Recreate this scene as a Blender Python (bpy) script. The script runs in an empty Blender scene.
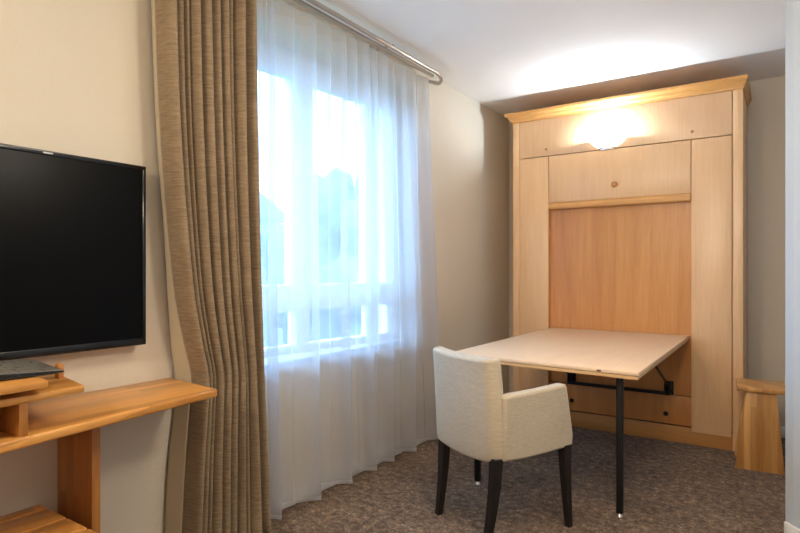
import bpy, bmesh, math, random
from mathutils import Matrix, Vector
random.seed(7)
R = math.radians
scene = bpy.context.scene
COL = scene.collection

# ------------------------------------------------------------------ helpers
def link(o): COL.objects.link(o); return o

def tag(o, label=None, cat=None, group=None, kind=None):
    if label: o['label'] = label
    if cat: o['category'] = cat
    if group: o['group'] = group
    if kind: o['kind'] = kind
    return o

MATS_OF = {}
def thing(name, loc, rz, label, cat, group=None):
    o = bpy.data.objects.new(name, None); link(o)
    o.empty_display_size = .05
    o.location = loc; o.rotation_euler = (0, 0, rz)
    MATS_OF[o.name] = Matrix.Translation(Vector(loc)) @ Matrix.Rotation(rz, 4, 'Z')
    return tag(o, label, cat, group)

def obj(name, bm, mat, parent=None, local=False, smooth=True, ang=35, bevel=0, seg=2, subsurf=0, recalc=True):
    if recalc: bmesh.ops.recalc_face_normals(bm, faces=bm.faces)
    root = parent
    while root is not None and root.parent is not None: root = root.parent
    if root is not None and not local and root.name in MATS_OF:
        bm.transform(MATS_OF[root.name].inverted())
    me = bpy.data.meshes.new(name); bm.to_mesh(me); bm.free()
    if smooth:
        for p in me.polygons: p.use_smooth = True
        if ang: me.set_sharp_from_angle(angle=R(ang))
    me.materials.append(mat)
    o = bpy.data.objects.new(name, me); link(o)
    if parent is not None: o.parent = parent
    if bevel:
        m = o.modifiers.new('bevel', 'BEVEL'); m.width = bevel; m.segments = seg
        m.limit_method = 'ANGLE'; m.angle_limit = R(38); m.harden_normals = False
    if subsurf:
        m = o.modifiers.new('sub', 'SUBSURF'); m.levels = subsurf; m.render_levels = subsurf
    return o

def merge(bm, tmp):
    me = bpy.data.meshes.new('tmp'); tmp.to_mesh(me); tmp.free()
    bm.from_mesh(me); bpy.data.meshes.remove(me)

def box(bm, x0, x1, y0, y1, z0, z1, bev=0.0, seg=2):
    t = bmesh.new()
    bmesh.ops.create_cube(t, size=1)
    for v in t.verts:
        v.co = Vector(((x0+x1)/2 + v.co.x*(x1-x0), (y0+y1)/2 + v.co.y*(y1-y0), (z0+z1)/2 + v.co.z*(z1-z0)))
    if bev: bmesh.ops.bevel(t, geom=t.edges[:], offset=bev, segments=seg, affect='EDGES', profile=.5)
    merge(bm, t); return bm

def B(*a, **k): return box(bmesh.new(), *a, **k)

def prism(bm, pts, z0, z1, axis='z', bev=0, seg=2):
    """polygon extruded along an axis; pts are the two remaining coordinates in order"""
    t = bmesh.new()
    def mk(p, w):
        if axis == 'z': return (p[0], p[1], w)
        if axis == 'y': return (p[0], w, p[1])
        return (w, p[0], p[1])
    a = [t.verts.new(mk(p, z0)) for p in pts]; b = [t.verts.new(mk(p, z1)) for p in pts]
    t.faces.new(a); t.faces.new(b)
    n = len(pts)
    for i in range(n): t.faces.new((a[i], a[(i+1) % n], b[(i+1) % n], b[i]))
    bmesh.ops.recalc_face_normals(t, faces=t.faces)
    if bev: bmesh.ops.bevel(t, geom=t.edges[:], offset=bev, segments=seg, affect='EDGES', profile=.5)
    merge(bm, t); return bm

def loft(bm, rings, cap=True):
    vs = [[bm.verts.new(p) for p in r] for r in rings]
    n = len(vs[0])
    for a, b in zip(vs[:-1], vs[1:]):
        for i in range(n): bm.faces.new((a[i], a[(i+1) % n], b[(i+1) % n], b[i]))
    if cap: bm.faces.new(vs[0]); bm.faces.new(vs[-1])
    return bm

def tube(bm, pts, r, n=12, flat=1.0):
    pts = [Vector(p) for p in pts]; rings = []
    for i, p in enumerate(pts):
        d = (pts[min(i+1, len(pts)-1)] - pts[max(i-1, 0)]).normalized()
        up = Vector((0, 0, 1)) if abs(d.z) < .95 else Vector((1, 0, 0))
        s = d.cross(up).normalized(); u = s.cross(d).normalized()
        rings.append([p + s*math.cos(2*math.pi*k/n)*r*flat + u*math.sin(2*math.pi*k/n)*r for k in range(n)])
    return loft(bm, rings)

def cyl(bm, c, r, h, axis='z', n=20, r2=None):
    t = bmesh.new()
    bmesh.ops.create_cone(t, cap_ends=True, segments=n, radius1=r, radius2=r if r2 is None else r2, depth=h)
    if axis == 'y': t.transform(Matrix.Rotation(R(90), 4, 'X'))
    if axis == 'x': t.transform(Matrix.Rotation(R(90), 4, 'Y'))
    t.transform(Matrix.Translation(Vector(c))); merge(bm, t); return bm

def lathe(bm, prof, c, axis='z', n=24, a0=0, a1=2*math.pi):
    rings = []
    full = abs(a1-a0-2*math.pi) < 1e-6
    m = n if full else n+1
    vs = []
    for r, h in prof:
        row = []
        for k in range(m):
            a = a0 + (a1-a0)*k/n
            p = Vector((r*math.cos(a), r*math.sin(a), h))
            if axis == '-y': p = Vector((p.x, -p.z, p.y))
            row.append(bm.verts.new(Vector(c)+p))
        vs.append(row)
    for a, b in zip(vs[:-1], vs[1:]):
        for k in range(m if full else m-1):
            bm.faces.new((a[k], a[(k+1) % m], b[(k+1) % m], b[k]))
    if full: bm.faces.new(vs[0]); bm.faces.new(vs[-1])
    return bm

# ------------------------------------------------------------------ materials
def new_mat(name):
    m = bpy.data.materials.new(name); m.use_nodes = True
    nt = m.node_tree; bs = nt.nodes['Principled BSDF']
    return m, nt, bs
def N(nt, t, **kw):
    n = nt.nodes.new(t)
    for k, v in kw.items(): setattr(n, k, v)
    return n
def ramp(nt, stops):
    r = N(nt, 'ShaderNodeValToRGB'); e = r.color_ramp.elements
    while len(e) < len(stops): e.new(.5)
    for i, (p, c) in enumerate(stops): e[i].position = p; e[i].color = (*c, 1)
    return r
def coords(nt, scale=(1, 1, 1), rot=(0, 0, 0)):
    tc = N(nt, 'ShaderNodeTexCoord'); mp = N(nt, 'ShaderNodeMapping')
    mp.inputs['Scale'].default_value = scale; mp.inputs['Rotation'].default_value = rot
    nt.links.new(tc.outputs['Object'], mp.inputs['Vector']); return mp.outputs['Vector']
def noise(nt, vec, scale, detail=4, rough=.55, dist=0):
    n = N(nt, 'ShaderNodeTexNoise'); n.inputs['Scale'].default_value = scale
    n.inputs['Detail'].default_value = detail; n.inputs['Roughness'].default_value = rough
    n.inputs['Distortion'].default_value = dist
    nt.links.new(vec, n.inputs['Vector']); return n
def bump(nt, bs, h, strength, dist=.002):
    b = N(nt, 'ShaderNodeBump'); b.inputs['Strength'].default_value = strength; b.inputs['Distance'].default_value = dist
    nt.links.new(h, b.inputs['Height']); nt.links.new(b.outputs['Normal'], bs.inputs['Normal'])

def plain(name, col, rough=.5, metal=0, spec=.5, coat=0):
    m, nt, bs = new_mat(name)
    bs.inputs['Base Color'].default_value = (*col, 1); bs.inputs['Roughness'].default_value = rough
    bs.inputs['Metallic'].default_value = metal; bs.inputs['Specular IOR Level'].default_value = spec
    bs.inputs['Coat Weight'].default_value = coat
    v = coords(nt); n = noise(nt, v, 60, 3)
    mr = N(nt, 'ShaderNodeMapRange'); mr.inputs[3].default_value = rough*.9; mr.inputs[4].default_value = min(1, rough*1.1)
    nt.links.new(n.outputs['Fac'], mr.inputs[0]); nt.links.new(mr.outputs[0], bs.inputs['Roughness'])
    return m

def plaster(name, col, strength=.35, scale=170):
    m, nt, bs = new_mat(name); v = coords(nt)
    n = noise(nt, v, scale, 3, .6); big = noise(nt, v, 1.7, 3)
    c = [x*.965 for x in col]
    r = ramp(nt, [(.3, c), (.7, col)]); nt.links.new(big.outputs['Fac'], r.inputs[0])
    nt.links.new(r.outputs[0], bs.inputs['Base Color']); bs.inputs['Roughness'].default_value = .85
    bs.inputs['Specular IOR Level'].default_value = .25
    bump(nt, bs, n.outputs['Fac'], strength, .004); return m

def wood(name, cols, grain='z', rough=.35, scale=1.0, figure=.5, strips=None, bumps=.05):
    """fine long grain along one axis, broad figure on top, optional glued strips"""
    m, nt, bs = new_mat(name)
    st = {'z': (14, 14, .9), 'y': (14, .9, 14), 'x': (.9, 14, 14)}[grain]
    v = coords(nt, tuple(s*scale for s in st))
    fine = noise(nt, v, 5.5, 6, .65, .3)
    fig = noise(nt, coords(nt, tuple(s*scale*.28 for s in st)), 2.2, 3, .5, 1.4)
    mix = N(nt, 'ShaderNodeMix'); mix.data_type = 'FLOAT'; mix.inputs[0].default_value = figure
    nt.links.new(fine.outputs['Fac'], mix.inputs[2]); nt.links.new(fig.outputs['Fac'], mix.inputs[3])
    r = ramp(nt, [(.3, cols[0]), (.52, cols[1]), (.72, cols[2])])
    nt.links.new(mix.outputs[0], r.inputs[0]); out = r.outputs[0]
    if strips:
        w, ln = strips
        br = N(nt, 'ShaderNodeTexBrick'); br.offset = .37
        br.inputs['Color1'].default_value = (1.18, 1.16, 1.12, 1); br.inputs['Color2'].default_value = (.62, .53, .42, 1)
        br.inputs['Mortar'].default_value = (.72, .66, .58, 1); br.inputs['Mortar Size'].default_value = .0006
        br.inputs['Scale'].default_value = 1; br.inputs['Brick Width'].default_value = ln; br.inputs['Row Height'].default_value = w
        tc = N(nt, 'ShaderNodeTexCoord'); sep = N(nt, 'ShaderNodeSeparateXYZ'); cmb = N(nt, 'ShaderNodeCombineXYZ')
        nt.links.new(tc.outputs['Object'], sep.inputs[0])
        ad = N(nt, 'ShaderNodeMath', operation='ADD')
        if grain == 'y': la, o1, o2 = 'Y', 'X', 'Z'
        elif grain == 'x': la, o1, o2 = 'X', 'Y', 'Z'
        else: la, o1, o2 = 'Z', 'X', 'Y'
        nt.links.new(sep.outputs[la], cmb.inputs[0])
        nt.links.new(sep.outputs[o1], ad.inputs[0]); nt.links.new(sep.outputs[o2], ad.inputs[1])
        nt.links.new(ad.outputs[0], cmb.inputs[1]); nt.links.new(cmb.outputs[0], br.inputs['Vector'])
        mu = N(nt, 'ShaderNodeMix'); mu.data_type = 'RGBA'; mu.blend_type = 'MULTIPLY'; mu.inputs[0].default_value = .75
        nt.links.new(out, mu.inputs[6]); nt.links.new(br.outputs['Color'], mu.inputs[7]); out = mu.outputs[2]
    nt.links.new(out, bs.inputs['Base Color']); bs.inputs['Roughness'].default_value = rough
    bs.inputs['Specular IOR Level'].default_value = .45
    bump(nt, bs, fine.outputs['Fac'], bumps, .001); return m

def fabric(name, cols, scale=(30, 30, 420), rough=.85, strength=.3, sheen=.2, rot=(0, 0, 0)):
    m, nt, bs = new_mat(name)
    n = noise(nt, coords(nt, scale, rot), 1.0, 4, .7); big = noise(nt, coords(nt), 5, 3)
    mx = N(nt, 'ShaderNodeMix'); mx.data_type = 'FLOAT'; mx.inputs[0].default_value = .25
    nt.links.new(n.outputs['Fac'], mx.inputs[2]); nt.links.new(big.outputs['Fac'], mx.inputs[3])
    r = ramp(nt, [(.32, cols[0]), (.68, cols[1])]); nt.links.new(mx.outputs[0], r.inputs[0])
    nt.links.new(r.outputs[0], bs.inputs['Base Color']); bs.inputs['Roughness'].default_value = rough
    bs.inputs['Sheen Weight'].default_value = sheen; bs.inputs['Specular IOR Level'].default_value = .3
    bump(nt, bs, n.outputs['Fac'], strength, .002); return m

def carpet_mat():
    m, nt, bs = new_mat('carpet'); v = coords(nt)
    a = noise(nt, v, 85, 5, .75); b = noise(nt, v, 28, 3, .6); c = noise(nt, v, 3.0, 3)
    r = ramp(nt, [(.39, (.035, .020, .013)), (.475, (.115, .072, .044)), (.54, (.215, .14, .090)), (.63, (.46, .33, .225))])
    m1 = N(nt, 'ShaderNodeMix'); m1.data_type = 'FLOAT'; m1.inputs[0].default_value = .42
    nt.links.new(a.outputs['Fac'], m1.inputs[2]); nt.links.new(b.outputs['Fac'], m1.inputs[3])
    m2 = N(nt, 'ShaderNodeMix'); m2.data_type = 'FLOAT'; m2.inputs[0].default_value = .12
    nt.links.new(m1.outputs[0], m2.inputs[2]); nt.links.new(c.outputs['Fac'], m2.inputs[3])
    nt.links.new(m2.outputs[0], r.inputs[0]); nt.links.new(r.outputs[0], bs.inputs['Base Color'])
    bs.inputs['Roughness'].default_value = .95; bs.inputs['Specular IOR Level'].default_value = .1
    bs.inputs['Sheen Weight'].default_value = .15
    bump(nt, bs, a.outputs['Fac'], .8, .006); return m

def sheer_mat(name, col, opac=.55):
    m = bpy.data.materials.new(name); m.use_nodes = True; nt = m.node_tree; nt.nodes.clear()
    out = N(nt, 'ShaderNodeOutputMaterial'); tr = N(nt, 'ShaderNodeBsdfTransparent')
    di = N(nt, 'ShaderNodeBsdfDiffuse'); tl = N(nt, 'ShaderNodeBsdfTranslucent')
    di.inputs[0].default_value = (*col, 1); tl.inputs[0].default_value = (col[0]*.80, col[1]*.83, col[2]*.90, 1)
    m1 = N(nt, 'ShaderNodeMixShader'); m1.inputs[0].default_value = .82
    nt.links.new(di.outputs[0], m1.inputs[1]); nt.links.new(tl.outputs[0], m1.inputs[2])
    # threads close up where the cloth turns edge-on to the light: opacity rises with the facing angle
    lw = N(nt, 'ShaderNodeLayerWeight'); lw.inputs[0].default_value = .35
    n = noise(nt, coords(nt, (200, 200, 40)), 1.0, 3)
    mr = N(nt, 'ShaderNodeMapRange'); mr.inputs[3].default_value = opac; mr.inputs[4].default_value = min(.97, opac+.42)
    nt.links.new(lw.outputs['Facing'], mr.inputs[0])
    ad = N(nt, 'ShaderNodeMath', operation='MULTIPLY_ADD'); ad.inputs[1].default_value = .08
    nt.links.new(n.outputs['Fac'], ad.inputs[0]); nt.links.new(mr.outputs[0], ad.inputs[2])
    m2 = N(nt, 'ShaderNodeMixShader'); nt.links.new(ad.outputs[0], m2.inputs[0])
    nt.links.new(tr.outputs[0], m2.inputs[1]); nt.links.new(m1.outputs[0], m2.inputs[2])
    nt.links.new(m2.outputs[0], out.inputs[0]); return m

def glass_mat(name):
    m = bpy.data.materials.new(name); m.use_nodes = True; nt = m.node_tree; nt.nodes.clear()
    out = N(nt, 'ShaderNodeOutputMaterial'); tr = N(nt, 'ShaderNodeBsdfTransparent'); gl = N(nt, 'ShaderNodeBsdfGlossy')
    tr.inputs[0].default_value = (.93, .97, .98, 1); gl.inputs['Roughness'].default_value = .02
    n = noise(nt, coords(nt), 2, 2); mr = N(nt, 'ShaderNodeMapRange'); mr.inputs[3].default_value = .04; mr.inputs[4].default_value = .07
    nt.links.new(n.outputs['Fac'], mr.inputs[0])
    mx = N(nt, 'ShaderNodeMixShader'); nt.links.new(mr.outputs[0], mx.inputs[0])
    nt.links.new(tr.outputs[0], mx.inputs[1]); nt.links.new(gl.outputs[0], mx.inputs[2]); nt.links.new(mx.outputs[0], out.inputs[0])
    return m

def emis(name, col, s):
    m, nt, bs = new_mat(name)
    bs.inputs['Base Color'].default_value = (*col, 1); bs.inputs['Emission Color'].default_value = (*col, 1)
    n = noise(nt, coords(nt), 8, 2); mr = N(nt, 'ShaderNodeMapRange'); mr.inputs[3].default_value = s*.9; mr.inputs[4].default_value = s*1.1
    nt.links.new(n.outputs['Fac'], mr.inputs[0]); nt.links.new(mr.outputs[0], bs.inputs['Emission Strength'])
    return m

def leaf_mat(name, c1, c2):
    m, nt, bs = new_mat(name); n = noise(nt, coords(nt), 3, 5)
    r = ramp(nt, [(.35, c1), (.65, c2)]); nt.links.new(n.outputs['Fac'], r.inputs[0])
    nt.links.new(r.outputs[0], bs.inputs['Base Color']); bs.inputs['Roughness'].default_value = .8; return m

M = dict(
    wall=plaster('wall_plaster', (.69, .62, .51)),
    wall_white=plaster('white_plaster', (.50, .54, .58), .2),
    ceiling=plaster('ceiling_plaster', (.90, .885, .87), .45, 120),
    carpet=carpet_mat(),
    white=plain('white_paint', (.80, .79, .76), .4),
    frame=plain('window_frame_white', (.78, .80, .82), .35),
    maple=wood('maple_veneer', [(.77, .47, .245), (.82, .525, .285), (.86, .57, .33)], 'z', .30, 1.0, .3),
    maple_h=wood('maple_veneer_flat', [(.77, .47, .245), (.82, .525, .285), (.86, .57, .33)], 'z', .30, 1.0, .3),
    maple_gloss=wood('maple_lacquered', [(.77, .47, .245), (.82, .525, .285), (.86, .57, .33)], 'z', .34, 1.0, .3),
    cornice=wood('cornice_wood', [(.60, .29, .085), (.66, .335, .105), (.70, .375, .13)], 'x', .35, 1.0, .3),
    beech=wood('beech_panel', [(.52, .21, .06), (.63, .285, .088), (.70, .35, .125)], 'z', .32, .9, .6),
    plinth=wood('plinth_wood', [(.44, .19, .055), (.52, .245, .075), (.58, .30, .105)], 'x', .4, 1.0, .4),
    table=wood('table_laminate', [(.70, .49, .32), (.75, .54, .36), (.79, .58, .40)], 'y', .4, 1.0, .35),
    table_under=wood('table_under_ply', [(.56, .33, .14), (.66, .41, .19), (.72, .48, .25)], 'x', .4),
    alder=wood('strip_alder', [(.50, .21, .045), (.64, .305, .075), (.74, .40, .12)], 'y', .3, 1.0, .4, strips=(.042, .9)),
    alder_shaded=wood('strip_alder_upright_shaded', [(.36, .14, .033), (.47, .205, .052), (.56, .275, .08)], 'z', .35, 1.0, .4, strips=(.042, .7)),  # same alder as the boards; shade on the uprights is put into the colour
    stool=wood('stool_wood', [(.50, .24, .07), (.62, .33, .11), (.70, .41, .16)], 'z', .35, 1.0, .4, strips=(.034, .6)),
    curtain=fabric('curtain_cloth', [(.165, .11, .062), (.34, .245, .145)], (18, 18, 170), .8, .5, .25),
    lining=fabric('curtain_lining', [(.50, .42, .29), (.56, .48, .34)], (300, 300, 300), .85, .1, .1),
    chair=fabric('chair_cloth', [(.42, .35, .25), (.57, .485, .36)], (28, 28, 190), .55, .25, .3),
    darkwood=wood('dark_leg_wood', [(.006, .004, .0035), (.009, .006, .005), (.014, .009, .007)], 'z', .4),
    steel=plain('black_steel', (.012, .012, .013), .45, .3),
    catch=plain('bronze_catch', (.16, .11, .075), .4, .6),
    chrome=plain('chrome', (.75, .75, .76), .2, 1),
    rail=plain('satin_nickel', (.48, .43, .37), .3, .85),
    tv=plain('black_gloss_plastic', (.006, .006, .007), .18),
    screen=plain('screen_glass', (.001, .001, .0012), .3, 0, .10),
    badge=plain('silver_badge', (.28, .28, .29), .4, .8),
    box=plain('box_plastic_sheen_grey', (.15, .14, .12), .28),  # glossy box; the wall's reflection on its top is put into this grey
    knob=wood('knob_wood', [(.38, .15, .035), (.46, .20, .05), (.52, .25, .075)], 'y', .35),
    sheer=sheer_mat('sheer_voile', (.90, .90, .91), .44),
    sheer_tape=sheer_mat('sheer_tape', (.86, .82, .77), .46),
    sheer_hem=sheer_mat('sheer_hem', (.90, .90, .91), .66),
    glass=glass_mat('pane_glass'),
    lampglass=emis('lamp_glass', (1, .97, .93), 2.2),
    facade=plaster('pale_render', (.34, .36, .38), .3, 20),
    rooftile=plain('grey_roof', (.12, .13, .15), .7),
    winpane=plain('far_window_glass', (.12, .15, .18), .1),
    grass=leaf_mat('lawn', (.05, .08, .035), (.09, .13, .06)),
    leaf=leaf_mat('tree_leaf', (.07, .09, .065), (.13, .155, .115)),
    leaf2=leaf_mat('shrub_leaf', (.09, .11, .08), (.16, .19, .14)),
    bark=plain('bark', (.16, .12, .09), .9),
)

M['maple_gloss'].node_tree.nodes['Principled BSDF'].inputs['Coat Weight'].default_value = .8
M['maple_gloss'].node_tree.nodes['Principled BSDF'].inputs['Coat Roughness'].default_value = .35
# ------------------------------------------------------------------ setting
XL, YB, HC = -2.061, 4.8626, 2.573
def struct(name, bm, mat, parent=None, **k):
    o = obj(name, bm, mat, parent, **k)
    if parent is None: o['kind'] = 'structure'
    return o

struct('floor', B(-2.5, 2.2, -2.4, 5.1, -.12, 0), M['carpet'])
struct('ceiling', B(-2.5, 2.2, -2.4, 5.1, HC, HC+.12), M['ceiling'])
# left wall with the window opening
OY0, OY1, OZ0, OZ1 = 1.62, 3.20, .735, 2.40
bm = bmesh.new()
TH = .36
box(bm, XL-TH, XL, -2.4, OY0, 0, HC); box(bm, XL-TH, XL, OY1, 5.1, 0, HC)
box(bm, XL-TH, XL, OY0, OY1, 0, OZ0); box(bm, XL-TH, XL, OY0, OY1, OZ1, HC)
struct('wall_left', bm, M['wall'], ang=30)
struct('wall_back', B(XL, 2.2, YB, YB+.24, 0, HC), M['wall'])
# near right wall: a corner bead, then a face turned 45 degrees
P = [(.0205, 3.036), (.0335, 3.020), (.047, 2.999), (1.30, 1.746), (1.30, -2.2), (1.5, -2.2), (1.5, 1.9), (.30, 3.05), (.30, YB), (.26, YB), (.26, 3.12), (.06, 3.09)]
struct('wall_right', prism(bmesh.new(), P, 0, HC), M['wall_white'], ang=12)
struct('wall_front', B(XL, 1.5, -2.4, -2.2, 0, HC), M['wall'])
d = .7071; o_ = .011
Q = [(.0205-.004, 3.036-.012), (.047, 2.999), (1.30, 1.746)]
bm = bmesh.new()
prism(bm, [(.014, 3.026), (.042, 2.988), (1.29, 1.740), (1.30, 1.750), (.052, 2.998), (.024, 3.036)], 0, .078, bev=.002)
struct('baseboard_right', bm, M['white'])
bm = bmesh.new()
box(bm, XL, XL+.014, 1.5, YB, 0, .075, .003)
struct('baseboard_left', bm, M['white'])
struct('baseboard_back', B(-.19, .24, YB-.014, YB, 0, .075, bev=.003), M['white'])

# window: built in its own frame (u to the left along the window plane, depth outward), turned 4.9 degrees
WA = R(4.9); WP = Vector((-2.16, 3.2, 0))
dirL = Vector((-math.sin(WA), -math.cos(WA), 0)); nOut = Vector((-math.cos(WA), math.sin(WA), 0))
WM = Matrix(((dirL.x, nOut.x, 0, WP.x), (dirL.y, nOut.y, 0, WP.y), (0, 0, 1, 0), (0, 0, 0, 1)))
def wbox(bm, u0, u1, d0, d1, z0, z1, bev=.004):
    t = B(u0, u1, d0, d1, z0, z1, bev=bev); t.transform(WM); merge(bm, t)
UR, UL = -.0, 1.60
win = thing('window_1', (-2.2, 2.4, OZ0), 0, 'white framed casement window with three panes behind the sheer curtain', 'window')
win['kind'] = 'structure'
bm = bmesh.new()
for (a, b) in ((UR-.03, UR+.062), (UL-.06, UL+.03)): wbox(bm, a, b, 0, .08, OZ0, OZ1)
wbox(bm, UR+.06, UL-.05, 0, .08, OZ1-.06, OZ1); wbox(bm, UR+.06, UL-.05, 0, .08, OZ0, OZ0+.028)
wbox(bm, UR+.06, UL-.05, 0.002, .08, .985, 1.08)
for c_ in (.262, .87): wbox(bm, c_-.026, c_+.026, .004, .08, OZ0+.02, OZ1-.05)
obj('frame', bm, M['frame'], win)
cells = [(.066, .236), (.288, .844), (.896, UL-.062)]
for (a, b) in cells:
    for (z0, z1, s) in ((1.08, OZ1-.06, .05), (OZ0+.028, .985, .024)):
        bm = bmesh.new(); e = .02 if b-a < .3 else s
        wbox(bm, a-.004, a+e, -.012, .06, z0-.004, z1+.004); wbox(bm, b-e, b+.004, -.012, .06, z0-.004, z1+.004)
        top = .085 if z0 > 1 else .022
        wbox(bm, a+e-.004, b-e+.004, -.012, .06, z1-top, z1+.004); wbox(bm, a+e-.004, b-e+.004, -.012, .06, z0-.004, z0+(.03 if z0 > 1 else .012))
        sash = obj('sash', bm, M['frame'], win)
        g = bmesh.new(); wbox(g, a+e-.01, b-e+.01, .02, .026, z0+.005, z1-top+.01, 0)
        obj('pane', g, M['glass'], sash)
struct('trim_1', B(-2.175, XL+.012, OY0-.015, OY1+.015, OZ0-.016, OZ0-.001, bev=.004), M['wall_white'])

# ------------------------------------------------------------------ outside
struct('ground', B(-60, -2.9, -40, 60, -3.4, -3.2), M['grass'])
def blob_tree(name, label, x, y, zb, h, r, mat, seed, n=70):
    rnd = random.Random(seed)
    t = thing(name, (x, y, zb), 0, label, 'tree' if 'shrub' not in name else 'shrub')
    bm = bmesh.new()
    for i in range(n):
        th = rnd.uniform(0, 6.28); ph = math.acos(rnd.uniform(-1, 1)); rr = r*rnd.uniform(.5, 1)
        c = Vector((x+rr*math.cos(th)*math.sin(ph), y+rr*math.sin(th)*math.sin(ph), zb+h-r*.9+rr*1.05*math.cos(ph)))
        q = bmesh.new(); bmesh.ops.create_icosphere(q, subdivisions=2, radius=r*rnd.uniform(.14, .30))
        for v in q.verts: v.co *= rnd.uniform(.75, 1.2)
        q.transform(Matrix.Translation(c)); merge(bm, q)
    obj('crown', bm, mat, t, smooth=False)
    bm = bmesh.new()
    rings = [[Vector((x+rad*math.cos(k*math.pi/5), y+rad*math.sin(k*math.pi/5), z)) for k in range(10)] for z, rad in ((zb, r*.13), (zb+h*.3, r*.09), (zb+h-r*.8, r*.05))]
    loft(bm, rings); obj('trunk', bm, M['bark'], t)
    return t
ZG = -3.2
house = thing('pale_house', (-17.5, 7.5, ZG), 0, 'pale rendered house outside, seen hazily through the left pane', 'house')
bm = B(-21.5, -14.2, 4.5, 13.8, ZG, 2.9); obj('wall', bm, M['facade'], house)
bm = prism(bmesh.new(), [(4.1, 2.85), (14.2, 2.85), (9.15, 5.6)], -21.9, -13.9, axis='x'); obj('roof', bm, M['rooftile'], house)
for yy in (6.0, 8.6, 11.4):
    for zz in (-2.2, .6):
        f = obj('window', B(-14.22, -14.12, yy-.6, yy+.6, zz, zz+1.4, bev=.02), M['white'], house)
        obj('pane', B(-14.13, -14.09, yy-.5, yy+.5, zz+.1, zz+1.3), M['winpane'], f)
blob_tree('leafy_tree', 'rounded leafy tree outside, seen hazily through the wide middle pane', -10.5, 12.9, ZG, 6.6, 2.5, M['leaf'], 3)
blob_tree('leafy_tree', 'slimmer leafy tree outside the window, before the pale house', -11.5, 8.6, ZG, 5.6, 1.3, M['leaf2'], 5, 50)

# ------------------------------------------------------------------ curtain rail
RZ = 2.507
rail = thing('curtain_rail', (-1.96, 2.2, RZ), 0, 'metal double curtain rail above the window, curved back to the wall at its end', 'curtain rail')
bm = bmesh.new()
path = [(-1.90, y, RZ) for y in (.9, 1.6, 2.4, 3.0, 3.25)]
path += [(-1.903, 3.30, RZ-.002), (-1.912, 3.345, RZ-.008), (-1.928, 3.375, RZ-.018), (-1.945, 3.388, RZ-.028), (-1.965, 3.390, RZ-.026), (XL+.002, 3.385, RZ+.012)]
tube(bm, path, .0125, 12); obj('front_rail', bm, M['rail'], rail)
bm = bmesh.new(); box(bm, -1.948, -1.926, .9, 3.28, RZ-.020, RZ-.004, .003); obj('rear_rail', bm, M['rail'], rail)
for yy in (1.0, 1.9, 2.75):
    bm = bmesh.new(); box(bm, XL, XL+.008, yy-.02, yy+.02, RZ-.01, RZ+.045, .002)
    box(bm, XL, -1.89, yy-.008, yy+.008, RZ+.008, RZ+.016, .002); obj('bracket', bm, M['rail'], rail)
bm = bmesh.new(); cyl(bm, (XL+.005, 3.385, RZ+.012), .022, .010, 'x'); obj('wall_flange', bm, M['rail'], rail)

# ------------------------------------------------------------------ beige curtain
def lerp(tab, z):
    # Catmull-Rom through the table (non-uniform, finite-difference tangents)
    n = len(tab); k = 0
    while k < n-2 and z > tab[k+1][0]: k += 1
    (z0, a), (z1, b) = tab[k], tab[k+1]
    def tan(i):
        lo, hi = max(i-1, 0), min(i+1, n-1); return (tab[hi][1]-tab[lo][1])/(tab[hi][0]-tab[lo][0])
    h = z1-z0; t = (z-z0)/h
    return (2*t**3-3*t**2+1)*a+(t**3-2*t**2+t)*h*tan(k)+(-2*t**3+3*t**2)*b+(t**3-t**2)*h*tan(k+1)
LT = [(-.1, 1.365), (.13, 1.373), (.45, 1.392), (.62, 1.408), (.76, 1.417), (.88, 1.388), (1.07, 1.345), (1.40, 1.305), (1.76, 1.276), (2.08, 1.262), (2.6, 1.250)]
LE = [(-.1, 1.350), (.13, 1.357), (.40, 1.372), (.62, 1.398), (.76, 1.402), (.88, 1.386), (1.05, 1.372), (1.30, 1.357), (1.75, 1.320), (2.2, 1.300), (2.6, 1.293)]
RT = [(-.1, 1.788), (.4, 1.768), (.8, 1.748), (1.2, 1.726), (1.8, 1.706), (2.6, 1.696)]
folds = [.115, .09, .058, .12, .125, .115, .095, .072, .125, .055, .13]
tot = sum(folds); cum = [0]
for f_ in folds: cum.append(cum[-1]+f_/tot)
fr_ = random.Random(21)
drift = [fr_.uniform(-.018, .018) for _ in cum]; dep = [fr_.uniform(.8, 1.15) for _ in cum]
def curtain_pt(k, q, z):
    t = z/2.48
    yl, yr = lerp(LT, z), lerp(RT, z)
    wd = (cum[k+1]-cum[k])*(yr-yl)
    w = math.sin(math.pi*q)**.95               # round fronts, sharp valleys
    x = -1.958 + (.036+1.2*wd*dep[k])*w + .004*math.sin(z*2.2+k)*w
    d0, d1 = drift[k]*(k > 0), drift[k+1]*(k+1 < len(folds))
    s = cum[k]+(cum[k+1]-cum[k])*q
    y = s + (d0+(d1-d0)*q)*(t-.45)*2
    return Vector((x, yl+(yr-yl)*y - .10*wd*math.sin(2*math.pi*q), z))
cur = thing('curtain', (-1.9, 1.5, 0), 0, 'heavy beige-brown pleated curtain hanging between the television and the window', 'curtain')
bm = bmesh.new(); nz = 56; g = []; per = 22
for k in range(len(folds)):
    for i in range(per + (k == len(folds)-1)):
        q = i/per
        g.append([bm.verts.new(curtain_pt(k, q, .012+2.468*j/nz)) for j in range(nz+1)])
for i in range(len(g)-1):
    for j in range(nz): bm.faces.new((g[i][j], g[i+1][j], g[i+1][j+1], g[i][j+1]))
o = obj('cloth', bm, M['curtain'], cur, ang=0)
m = o.modifiers.new('thick', 'SOLIDIFY'); m.thickness = .004; m.offset = 0
bm = bmesh.new(); g = []
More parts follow.
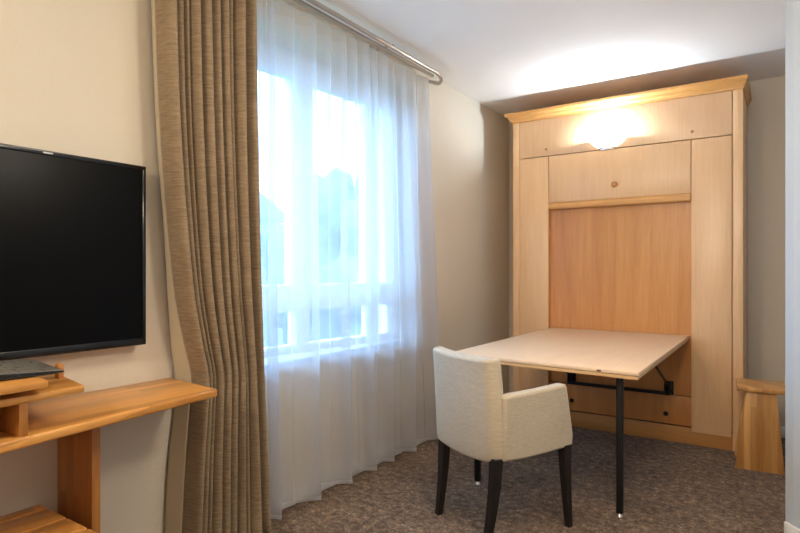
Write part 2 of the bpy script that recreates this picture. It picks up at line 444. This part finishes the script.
for i in range(9):
    row = []
    for j in range(nz+1):
        z = .012+2.468*j/nz; p = curtain_pt(0, 0, z); q = i/8; e = lerp(LE, z)
        row.append(bm.verts.new((p.x-.001+(-2.045-p.x)*q, p.y-.001+(e-p.y)*q, z)))
    g.append(row)
for i in range(8):
    for j in range(nz): bm.faces.new((g[i][j], g[i+1][j], g[i+1][j+1], g[i][j+1]))
o = obj('lining', bm, M['lining'], cur, ang=0); o['label'] = 'pale lining turned back along the left edge'
m = o.modifiers.new('thick', 'SOLIDIFY'); m.thickness = .002; m.offset = 0

# ------------------------------------------------------------------ sheer
she = thing('sheer_curtain', (-1.97, 2.5, 0), 0, 'long white see-through voile curtain hanging in front of the bright window', 'sheer curtain')
SY0, ZT = 1.60, 2.485
edges = [1.60, 1.74, 1.885, 2.19, 2.44, 2.66, 2.86, 3.10, 3.40]
def sheer_pt(s, z):
    t = z/ZT
    yr = 3.40-.13*t**1.3
    # big folds at the hem run over into fine pleats at the tape
    n = len(edges)-1
    k = min(n-1, int(s*n)); q = s*n-k
    y_hem = edges[k]+(edges[k+1]-edges[k])*q
    y = SY0 + (y_hem-SY0)*(yr-SY0)/(3.40-SY0)
    saw = (q**2.2)*(1 if q < .93 else max(0, 1-(q-.93)/.07))          # cloth swings out, then turns sharply back
    big = .075*saw
    q2 = (2*s*n) % 1.0
    fine = .052*(q2**1.8 if q2 < .9 else max(0, 1-(q2-.9)/.1)*.827) + .006*math.sin(s*n*13+z)
    w = max(0, min(1, (t-.45)/.55)); w = w*w*(3-2*w)
    x = -2.012 + .022*w + (1-.75*w)*big + (.35+.65*w)*fine*.8 + .008*math.sin(z*1.7+k)
    x = min(x, -1.925 if y > 1.84 else -1.978)
    return Vector((x, y+.012*math.sin(z*2+k*2)*(1-t), z))
def sheer_strip(z_of, nz, ns=420):
    bm = bmesh.new(); g = []
    for i in range(ns+1):
        s = i/ns; row = []
        for j in range(nz+1):
            z = z_of(s, j/nz); row.append(bm.verts.new(sheer_pt(s, z)))
        g.append(row)
    for i in range(ns):
        for j in range(nz): bm.faces.new((g[i][j], g[i+1][j], g[i+1][j+1], g[i][j+1]))
    return bm
def hemz(s):
    n = len(edges)-1; q = s*n-int(min(n-1, s*n)); return .055-.032*q
obj('voile', sheer_strip(lambda s, t: hemz(s)+.02+(ZT-.075-hemz(s)-.02)*t, 36), M['sheer'], she, ang=0)
obj('hem', sheer_strip(lambda s, t: hemz(s)+.02*t, 2), M['sheer_hem'], she, ang=0)
obj('pleat_tape', sheer_strip(lambda s, t: ZT-.075+.07*t, 3), M['sheer_tape'], she, ang=0)

# ------------------------------------------------------------------ television
TX = -2.0
tv = thing('television', (XL, .65, .9085), 0, 'large black flat screen television mounted on the left wall', 'television')
bm = B(XL+.018, TX-.006, .06, 1.243, .914, 1.579, bev=.004); obj('case', bm, M['tv'], tv)
bm = bmesh.new(); y0, y1, z0, z1 = .055, 1.2477, .9085, 1.584
box(bm, TX-.02, TX, y0, y1, z1-.016, z1, .003); box(bm, TX-.02, TX, y0, y1, z0, z0+.027, .003)
box(bm, TX-.02, TX, y0, y0+.015, z0+.025, z1-.014, .003); box(bm, TX-.02, TX, y1-.015, y1, z0+.025, z1-.014, .003)
bz = obj('bezel', bm, M['tv'], tv)
obj('screen', B(TX-.012, TX-.004, y0+.013, y1-.013, z0+.025, z1-.014), M['screen'], tv)
obj('badge', B(TX-.001, TX+.0012, .885, .915, z1-.0105, z1-.006), M['badge'], bz)
obj('wall_mount', B(XL, XL+.02, .45, .85, 1.1, 1.4, bev=.003), M['steel'], tv)

# ------------------------------------------------------------------ desk
DZ = .755
desk = thing('desk', (-1.85, .6, 0), 0, 'long orange-brown wooden wall desk under the television, ending at the curtain', 'desk')
pts = [(-1.709, 1.349), (-1.993, 1.383), (-2.0595, 1.391), (-2.0595, -.1), (-1.544, -.1)]
bm = prism(bmesh.new(), pts, DZ-.028, DZ, bev=.007, seg=3); obj('desktop', bm, M['alder'], desk)
obj('leg_panel', B(XL+.002, -1.833, .956, .984, 0, DZ-.028, bev=.002), M['alder_shaded'], desk)
obj('leg_panel', B(XL+.002, -1.75, -.1, -.072, 0, DZ-.028, bev=.002), M['alder_shaded'], desk)

ris = thing('shelf_riser', (-1.84, .5, DZ), 0, 'low two-tier wooden shelf standing on the desk beneath the television', 'shelf')
bm = prism(bmesh.new(), [(-1.646, .838), (-1.841, .874), (-2.055, .90), (-2.055, .0), (-1.60, .0)], .842, .862, bev=.003); obj('board', bm, M['alder'], ris)
obj('support', B(-1.87, -1.640, .668, .690, DZ, .842, bev=.002), M['alder_shaded'], ris)
obj('support', B(-1.87, -1.625, .04, .062, DZ, .842, bev=.002), M['alder_shaded'], ris)
obj('back_post', B(-1.830, -1.806, .842, .858, .860, .906, bev=.002), M['alder_shaded'], ris)
bm = prism(bmesh.new(), [(-1.607, .725), (-2.0, .775), (-2.0, .05), (-1.585, .05)], .879, .898, bev=.003)
obj('upper_board', bm, M['alder'], ris)
for yy in (.12, .62): obj('spacer', B(-1.95, -1.70, yy-.012, yy+.012, .862, .879), M['alder_shaded'], ris)

stb = thing('media_box', (-1.83, .6, .898), 0, 'flat black media box lying on the wooden shelf below the screen', 'media box')
bm = bmesh.new()
prism(bm, [(-1.69, .785), (-1.90, .815), (-1.92, .40), (-1.72, .40)], .898, .903, bev=.002)
loft(bm, [[(-1.676, .792, .902), (-1.903, .824, .902), (-1.93, .40, .902), (-1.735, .40, .902)],
          [(-1.673, .795, .908), (-1.905, .826, .908), (-1.932, .40, .908), (-1.733, .40, .908)],
          [(-1.676, .790, .911), (-1.900, .820, .914), (-1.930, .41, .930), (-1.740, .41, .926)],
          [(-1.71, .74, .916), (-1.890, .79, .922), (-1.92, .42, .938), (-1.76, .42, .936)]])
obj('case', bm, M['box'], stb, bevel=.002)
fb = loft(bmesh.new(), [[(-1.6722, .7945, .9035), (-1.680, .7945, .9035), (-1.680, .7945, .9085), (-1.6725, .7945, .9085)],
                        [(-1.7305, .405, .9035), (-1.740, .405, .9035), (-1.740, .405, .9275), (-1.7335, .405, .9275)]])
f_ = obj('front_panel', fb, M['tv'], stb); f_['label'] = 'glossy black front panel'

# luggage bench with slats
ben = thing('slatted_bench', (-1.8, .3, 0), 0, 'low wooden bench with slatted top under the desk', 'bench')
xs = [-2.052, -1.991, -1.862, -1.736, -1.61]
for a, b in zip(xs[:-1], xs[1:]):
    obj('slat', B(a+.005, b-.005, -.25, .894, .390, .412, bev=.004), M['alder'], ben)
for yy in (.80, -.22):
    obj('leg_panel', B(-2.045, -1.63, yy, yy+.026, 0, .350, bev=.003), M['alder_shaded'], ben)
for xx in (-2.0, -1.70):
    obj('rail', B(xx, xx+.026, -.22, .86, .350, .390, bev=.003), M['alder'], ben)

# ------------------------------------------------------------------ wardrobe
YW = 4.304
wr = thing('wardrobe', (-.995, 4.58, 0), 0, 'tall pale maple wardrobe wall unit with an open orange niche in the middle', 'wardrobe')
obj('side_panel', B(-1.79, -1.735, YW, YB-.004, 0, 2.38, bev=.002), M['maple'], wr)
obj('side_panel', B(-.258, -.199, YW, YB-.004, 0, 2.38, bev=.002), M['maple'], wr)
obj('top_panel', B(-1.735, -.258, YW+.024, YB-.004, 2.355, 2.38), M['maple_h'], wr)
obj('back_panel', B(-1.735, -.258, YB-.02, YB-.006, .0, 2.355), M['maple'], wr)
for xx in (-1.512, -.502): obj('divider', B(xx, xx+.016, YW+.022, YB-.02, .11, 2.07), M['beech'], wr)
# cornice: stepped profile running round three sides, mitred
prof = [(0, 2.374), (.010, 2.374), (.012, 2.388), (.026, 2.400), (.030, 2.412), (.046, 2.424), (.052, 2.430), (.052, 2.447), (0, 2.447)]
bm = bmesh.new(); rings = []
for (cx, cy, dx, dy) in ((-1.79, YB-.004, -1, 0), (-1.79, YW, -1, -1), (-.199, YW, 1, -1), (-.199, YB-.004, 1, 0)):
    rings.append([Vector((cx+dx*p*(.55 if dx > 0 else 1)+(0), cy+dy*p, z)) for p, z in prof])
loft(bm, rings); obj('cornice', bm, M['cornice'], wr, ang=25)
obj('cornice_cover', B(-1.79, -.199, YW, YB-.004, 2.38, 2.44), M['cornice'], wr)
fl = obj('flap_door', B(-1.731, -.262, YW-.002, YW+.018, 2.083, 2.372, bev=.0015), M['maple_gloss'], wr)
def knob(x, z, r, mat, parent, name='knob', y=YW):
    bm = lathe(bmesh.new(), [(r*.45, -.004), (r*.45, .006), (r*.95, .010), (r, .016), (r*.8, .022), (r*.3, .0245)], (x, y, z), '-y', 18)
    return obj(name, bm, mat, parent)
knob(-1.51, 2.131, .009, M['knob'], fl, y=YW-.002); knob(-.494, 2.131, .009, M['knob'], fl, y=YW-.002)
obj('door', B(-1.732, -1.497, YW-.002, YW+.018, .09, 2.077, bev=.0015), M['maple'], wr)
obj('door', B(-.500, -.263, YW-.002, YW+.018, .09, 2.077, bev=.0015), M['maple'], wr)
cp = obj('centre_panel', B(-1.493, -.504, YW-.002, YW+.018, 1.716, 2.077, bev=.0015), M['maple_h'], wr)
knob(-1.001, 1.817, .021, M['knob'], cp, y=YW-.002)
bm = prism(bmesh.new(), [(YW+.018, 1.662), (YW-.010, 1.662), (YW-.016, 1.672), (YW-.016, 1.690), (YW-.006, 1.700), (YW-.004, 1.714), (YW+.018, 1.714)], -1.493, -.504, axis='x')
obj('moulding', bm, M['cornice'], wr, ang=25)
obj('niche_panel', B(-1.495, -.502, YW+.036, YW+.054, .325, 2.05), M['beech'], wr)
dr = obj('lower_panel', B(-1.494, -.503, YW+.028, YW+.050, .118, .318, bev=.002), M['beech'], wr)
knob(-.662, .188, .016, M['steel'], dr, 'pull', y=YW+.028); knob(-1.321, .196, .016, M['steel'], dr, 'pull', y=YW+.028)
obj('plinth', B(-1.735, -.258, YW+.012, YW+.030, 0, .112, bev=.002), M['plinth'], wr)

# ------------------------------------------------------------------ lamp on the wardrobe
LX, LZ = -1.050, 2.075
lp = thing('wall_lamp', (LX, YW, LZ), 0, 'small glowing shell-shaped lamp fixed to the wardrobe top flap', 'lamp')
bm = bmesh.new(); vs = []
nh, na = 8, 36
for j in range(nh+1):
    q = j/nh; row = []
    for k in range(na+1):
        a = math.pi+math.pi*k/na
        rx = .030+.100*q**.6; ry = .022+.068*q**.6
        rip = 1+.04*abs(math.sin(k*math.pi/4.5))*q
        row.append(bm.verts.new((LX+rx*rip*math.cos(a), YW-.004+ry*rip*math.sin(a), LZ+.014+.062*q**1.3)))
    vs.append(row)
for a, b in zip(vs[:-1], vs[1:]):
    for k in range(na): bm.faces.new((a[k], a[k+1], b[k+1], b[k]))
bm.faces.new(vs[0])
o = obj('shade', bm, M['lampglass'], lp, ang=0)
m = o.modifiers.new('thick', 'SOLIDIFY'); m.thickness = .004; m.offset = 0
bm = bmesh.new(); box(bm, LX-.05, LX+.05, YW-.012, YW-.002, LZ, LZ+.06, .003); obj('back_plate', bm, M['chrome'], lp)
bm = bmesh.new()
tube(bm, [(LX+.060*math.cos(math.pi+math.pi*k/14), YW-.004+.046*math.sin(math.pi+math.pi*k/14), LZ+.012) for k in range(15)], .005, 8)
obj('holder', bm, M['chrome'], lp)

# ------------------------------------------------------------------ fold-down table
TZ = .7425
tb = thing('table', (-1.0, 3.4, 0), 0, 'large pale fold-down table hinged to the wardrobe niche on two black legs', 'table')
TP = [(-1.488, 4.332), (-.514, 4.332), (-.512, 2.628), (-1.4885, 2.702)]
def inset(p, a): 
    c = Vector((-1.0, 3.5)); return [(x+(a if x < c.x else -a), y+(a if y < c.y else 0)) for x, y in p]
obj('tabletop', prism(bmesh.new(), TP, TZ-.016, TZ, bev=.002), M['table'], tb)
under = obj('lower_board', prism(bmesh.new(), inset(TP, .004), TZ-.034, TZ-.018, bev=.0015), M['table_under'], tb)
for (x, y) in ((-.683, 2.641), (-1.395, 2.694)):
    bm = bmesh.new(); box(bm, x-.011, x+.011, y-.001, y+.01, TZ-.014, TZ-.004, .002); obj('catch', bm, M['catch'], tb)
for (x, y) in ((-.643, 2.868), (-1.40, 2.862)):
    lg = obj('leg', B(x-.015, x+.015, y-.015, y+.015, .016, TZ-.034, bev=.003), M['steel'], tb)
    bm = bmesh.new(); cyl(bm, (x, y, .006), .017, .012, r2=.012); cyl(bm, (x, y, .014), .006, .012); f_ = obj('foot_glide', bm, M['chrome'], lg)
    f_['label'] = 'chrome foot glide'
    obj('leg_plate', B(x-.04, x+.04, y-.03, y+.03, TZ-.040, TZ-.034, bev=.001), M['steel'], lg)
for x in (-.645, -1.325):
    bm = bmesh.new(); box(bm, x-.030, x+.030, YW+.026, YW+.036, .318, .415, .002)
    box(bm, x-.016, x-.008, YW-.03, YW+.03, .325, .405, .002); box(bm, x+.008, x+.016, YW-.03, YW+.03, .325, .405, .002)
    obj('bracket', bm, M['steel'], tb)
    bm = bmesh.new(); tube(bm, [(x, YW-.012, .395), (x, 3.557, TZ-.036)], .0085, 8); obj('strut', bm, M['steel'], tb)
obj('cross_bar', B(-1.335, -.635, YW-.022, YW-.012, .325, .349, bev=.002), M['steel'], tb)

# ------------------------------------------------------------------ armchair
ch = thing('armchair', (-1.128, 2.521, 0), R(-25), 'cream upholstered armchair with dark wooden legs drawn up to the table', 'armchair')
def backrest():
    bm = bmesh.new(); rings = []
    for z, lean, w in ((.358, .012, .232), (.395, .004, .240), (.50, 0, .241), (.62, -.002, .240), (.74, -.006, .238), (.800, -.010, .237)):
        out, inn = [], []
        for i in range(25):
            q = -1+2*i/24; 
            x = w*q; e = max(0, abs(q)-.80)/.20
            y = -.232+.016*q*q+.045*e*e*1.0+lean
            out.append((x*(1-.02*e*e)-.018*max(0, z-.5)/.3, y))
        for i in range(25):
            q = 1-2*i/24; inn.append(((w-.018)*q-.018*max(0, z-.5)/.3, -.150+.010*q*q+lean*1.1))
        zz = z
        rings.append([Vector((x, y, zz + (.010*abs(x/w)**3 if z > .79 else 0) - (.018*(1-abs(x/w)**2) if z < .37 else 0))) for x, y in out+inn])
    return loft(bm, rings)
obj('backrest', backrest(), M['chair'], ch, local=True, bevel=.016, seg=4)
def arm(sx):
    bm = bmesh.new()
    prof = []
    top = [(-.172, .648), (-.10, .651), (.02, .657), (.12, .663), (.190, .668)]
    front = [(.204, .60), (.222, .50), (.236, .43), (.240, .374)]
    bot = [(.10, .366), (-.05, .359), (-.172, .362)]
    prof = top+front+bot
    # slightly bowed plan: loft across the thickness
    rings = []
    for off in (0, .06):
        rings.append([Vector((sx*(.246+.017*math.sin(min(1, (y+.2)/.36)*math.pi*.5)-off-(.010 if z < .38 and off == 0 else 0)), y, z)) for y, z in prof])
    return loft(bm, rings)
obj('armrest', arm(1), M['chair'], ch, local=True, bevel=.014, seg=4)
obj('armrest', arm(-1), M['chair'], ch, local=True, bevel=.014, seg=4)
obj('seat', B(-.20, .20, -.16, .205, .35, .47, bev=.03, seg=4), M['chair'], ch, local=True)
def leg(top, mid, foot, s0, s1):
    bm = bmesh.new(); rings = []
    for i in range(9):
        t = i/8
        p = Vector(top)*(1-t)**2+Vector(mid)*2*t*(1-t)+Vector(foot)*t*t
        h = (s0+(s1-s0)*t)/2
        rings.append([p+Vector((dx*h, dy*h, 0)) for dx, dy in ((-1, -1), (1, -1), (1, 1), (-1, 1))])
    return loft(bm, rings)
for a, b, c, s0, s1 in (((.232, .206, .385), (.234, .208, .2), (.243, .221, 0), .047, .027), ((-.226, .190, .385), (-.23, .195, .2), (-.262, .232, 0), .047, .027),
                        ((.205, -.185, .375), (.205, -.195, .17), (.203, -.243, 0), .047, .029), ((-.185, -.180, .375), (-.185, -.185, .17), (-.178, -.220, 0), .047, .029)):
    obj('leg', leg(a, b, c, s0, s1), M['darkwood'], ch, local=True, bevel=.003)

# ------------------------------------------------------------------ stool
st = thing('stool', (-.118, 4.125, 0), R(4), 'small wooden step stool with trapezoid ends beside the wardrobe', 'stool')
y0 = -.165
obj('seat', B(-.108, .150, y0-.022, .125, .468, .497, bev=.005), M['stool'], st, local=True)
for yy in (y0, .10):
    obj('end_panel', prism(bmesh.new(), [(-.118, 0), (.132, 0), (.090, .468), (-.060, .468)], yy, yy+.024, axis='y', bev=.002), M['stool'], st, local=True)
obj('stretcher', B(-.012, .012, y0+.024, .10, .12, .20, bev=.002), M['stool'], st, local=True)

# ------------------------------------------------------------------ lights
def area(name, loc, rot, size, energy, col, sy=None):
    l = bpy.data.lights.new(name, 'AREA'); l.energy = energy; l.color = col; l.size = size
    if sy: l.shape = 'RECTANGLE'; l.size_y = sy
    o = bpy.data.objects.new(name, l); link(o); o.location = loc; o.rotation_euler = rot; return o
def point(name, loc, r, energy, col):
    l = bpy.data.lights.new(name, 'POINT'); l.energy = energy; l.color = col; l.shadow_soft_size = r
    o = bpy.data.objects.new(name, l); link(o); o.location = loc; return o
point('rear_fill_light', (-1.15, -.9, 1.98), .16, 53, (1, .885, .73))  # unseen light added behind the camera to model the curtain folds
point('overhead_fill_light', (-.2, 1.45, 1.92), .14, 30, (1, .87, .70))  # added light with no fixture, hung low to brighten the ceiling
area('ceiling_panel_light', (-.55, 1.8, 2.555), (0, 0, 0), .5, 10, (1, .86, .68))
point('wardrobe_lamp_light', (LX, YW-.062, LZ+.085), .018, 27, (.74, .88, 1.0))
p = area('daylight', (-2.5, 2.42, 1.56), (0, R(-90), 0), 1.62, 1, (1, 1, 1), 1.6); p.data.cycles.is_portal = True

w = bpy.data.worlds.new('sky'); scene.world = w; w.use_nodes = True
nt = w.node_tree; bg = nt.nodes['Background']
tc = N(nt, 'ShaderNodeTexCoord'); sp = N(nt, 'ShaderNodeSeparateXYZ'); nt.links.new(tc.outputs['Generated'], sp.inputs[0])
r = ramp(nt, [(.0, (.30, .51, .85)), (.50, (.34, .60, 1.0)), (.75, (.37, .63, 1.0))])
mr = N(nt, 'ShaderNodeMapRange'); mr.inputs[1].default_value = -1; mr.inputs[2].default_value = 1
nt.links.new(sp.outputs['Z'], mr.inputs[0]); nt.links.new(mr.outputs[0], r.inputs[0]); nt.links.new(r.outputs[0], bg.inputs['Color'])
bg.inputs['Strength'].default_value = 10.5

# ------------------------------------------------------------------ camera
cam = bpy.data.cameras.new('camera'); co = bpy.data.objects.new('camera', cam); link(co)
cam.sensor_width = 36; cam.lens = 36*565.65/800; cam.shift_y = 3.78/800; cam.clip_start = .02
co.location = (0, 0, 1.19); co.rotation_euler = (R(90), 0, R(33.883))
scene.camera = co
vs_ = scene.view_settings
vs_.view_transform = 'Standard'; vs_.look = 'None'; vs_.exposure = 0.36; vs_.gamma = 1; vs_.use_curve_mapping = False
scene.cycles.max_bounces = 10; scene.cycles.diffuse_bounces = 6; scene.cycles.transparent_max_bounces = 24
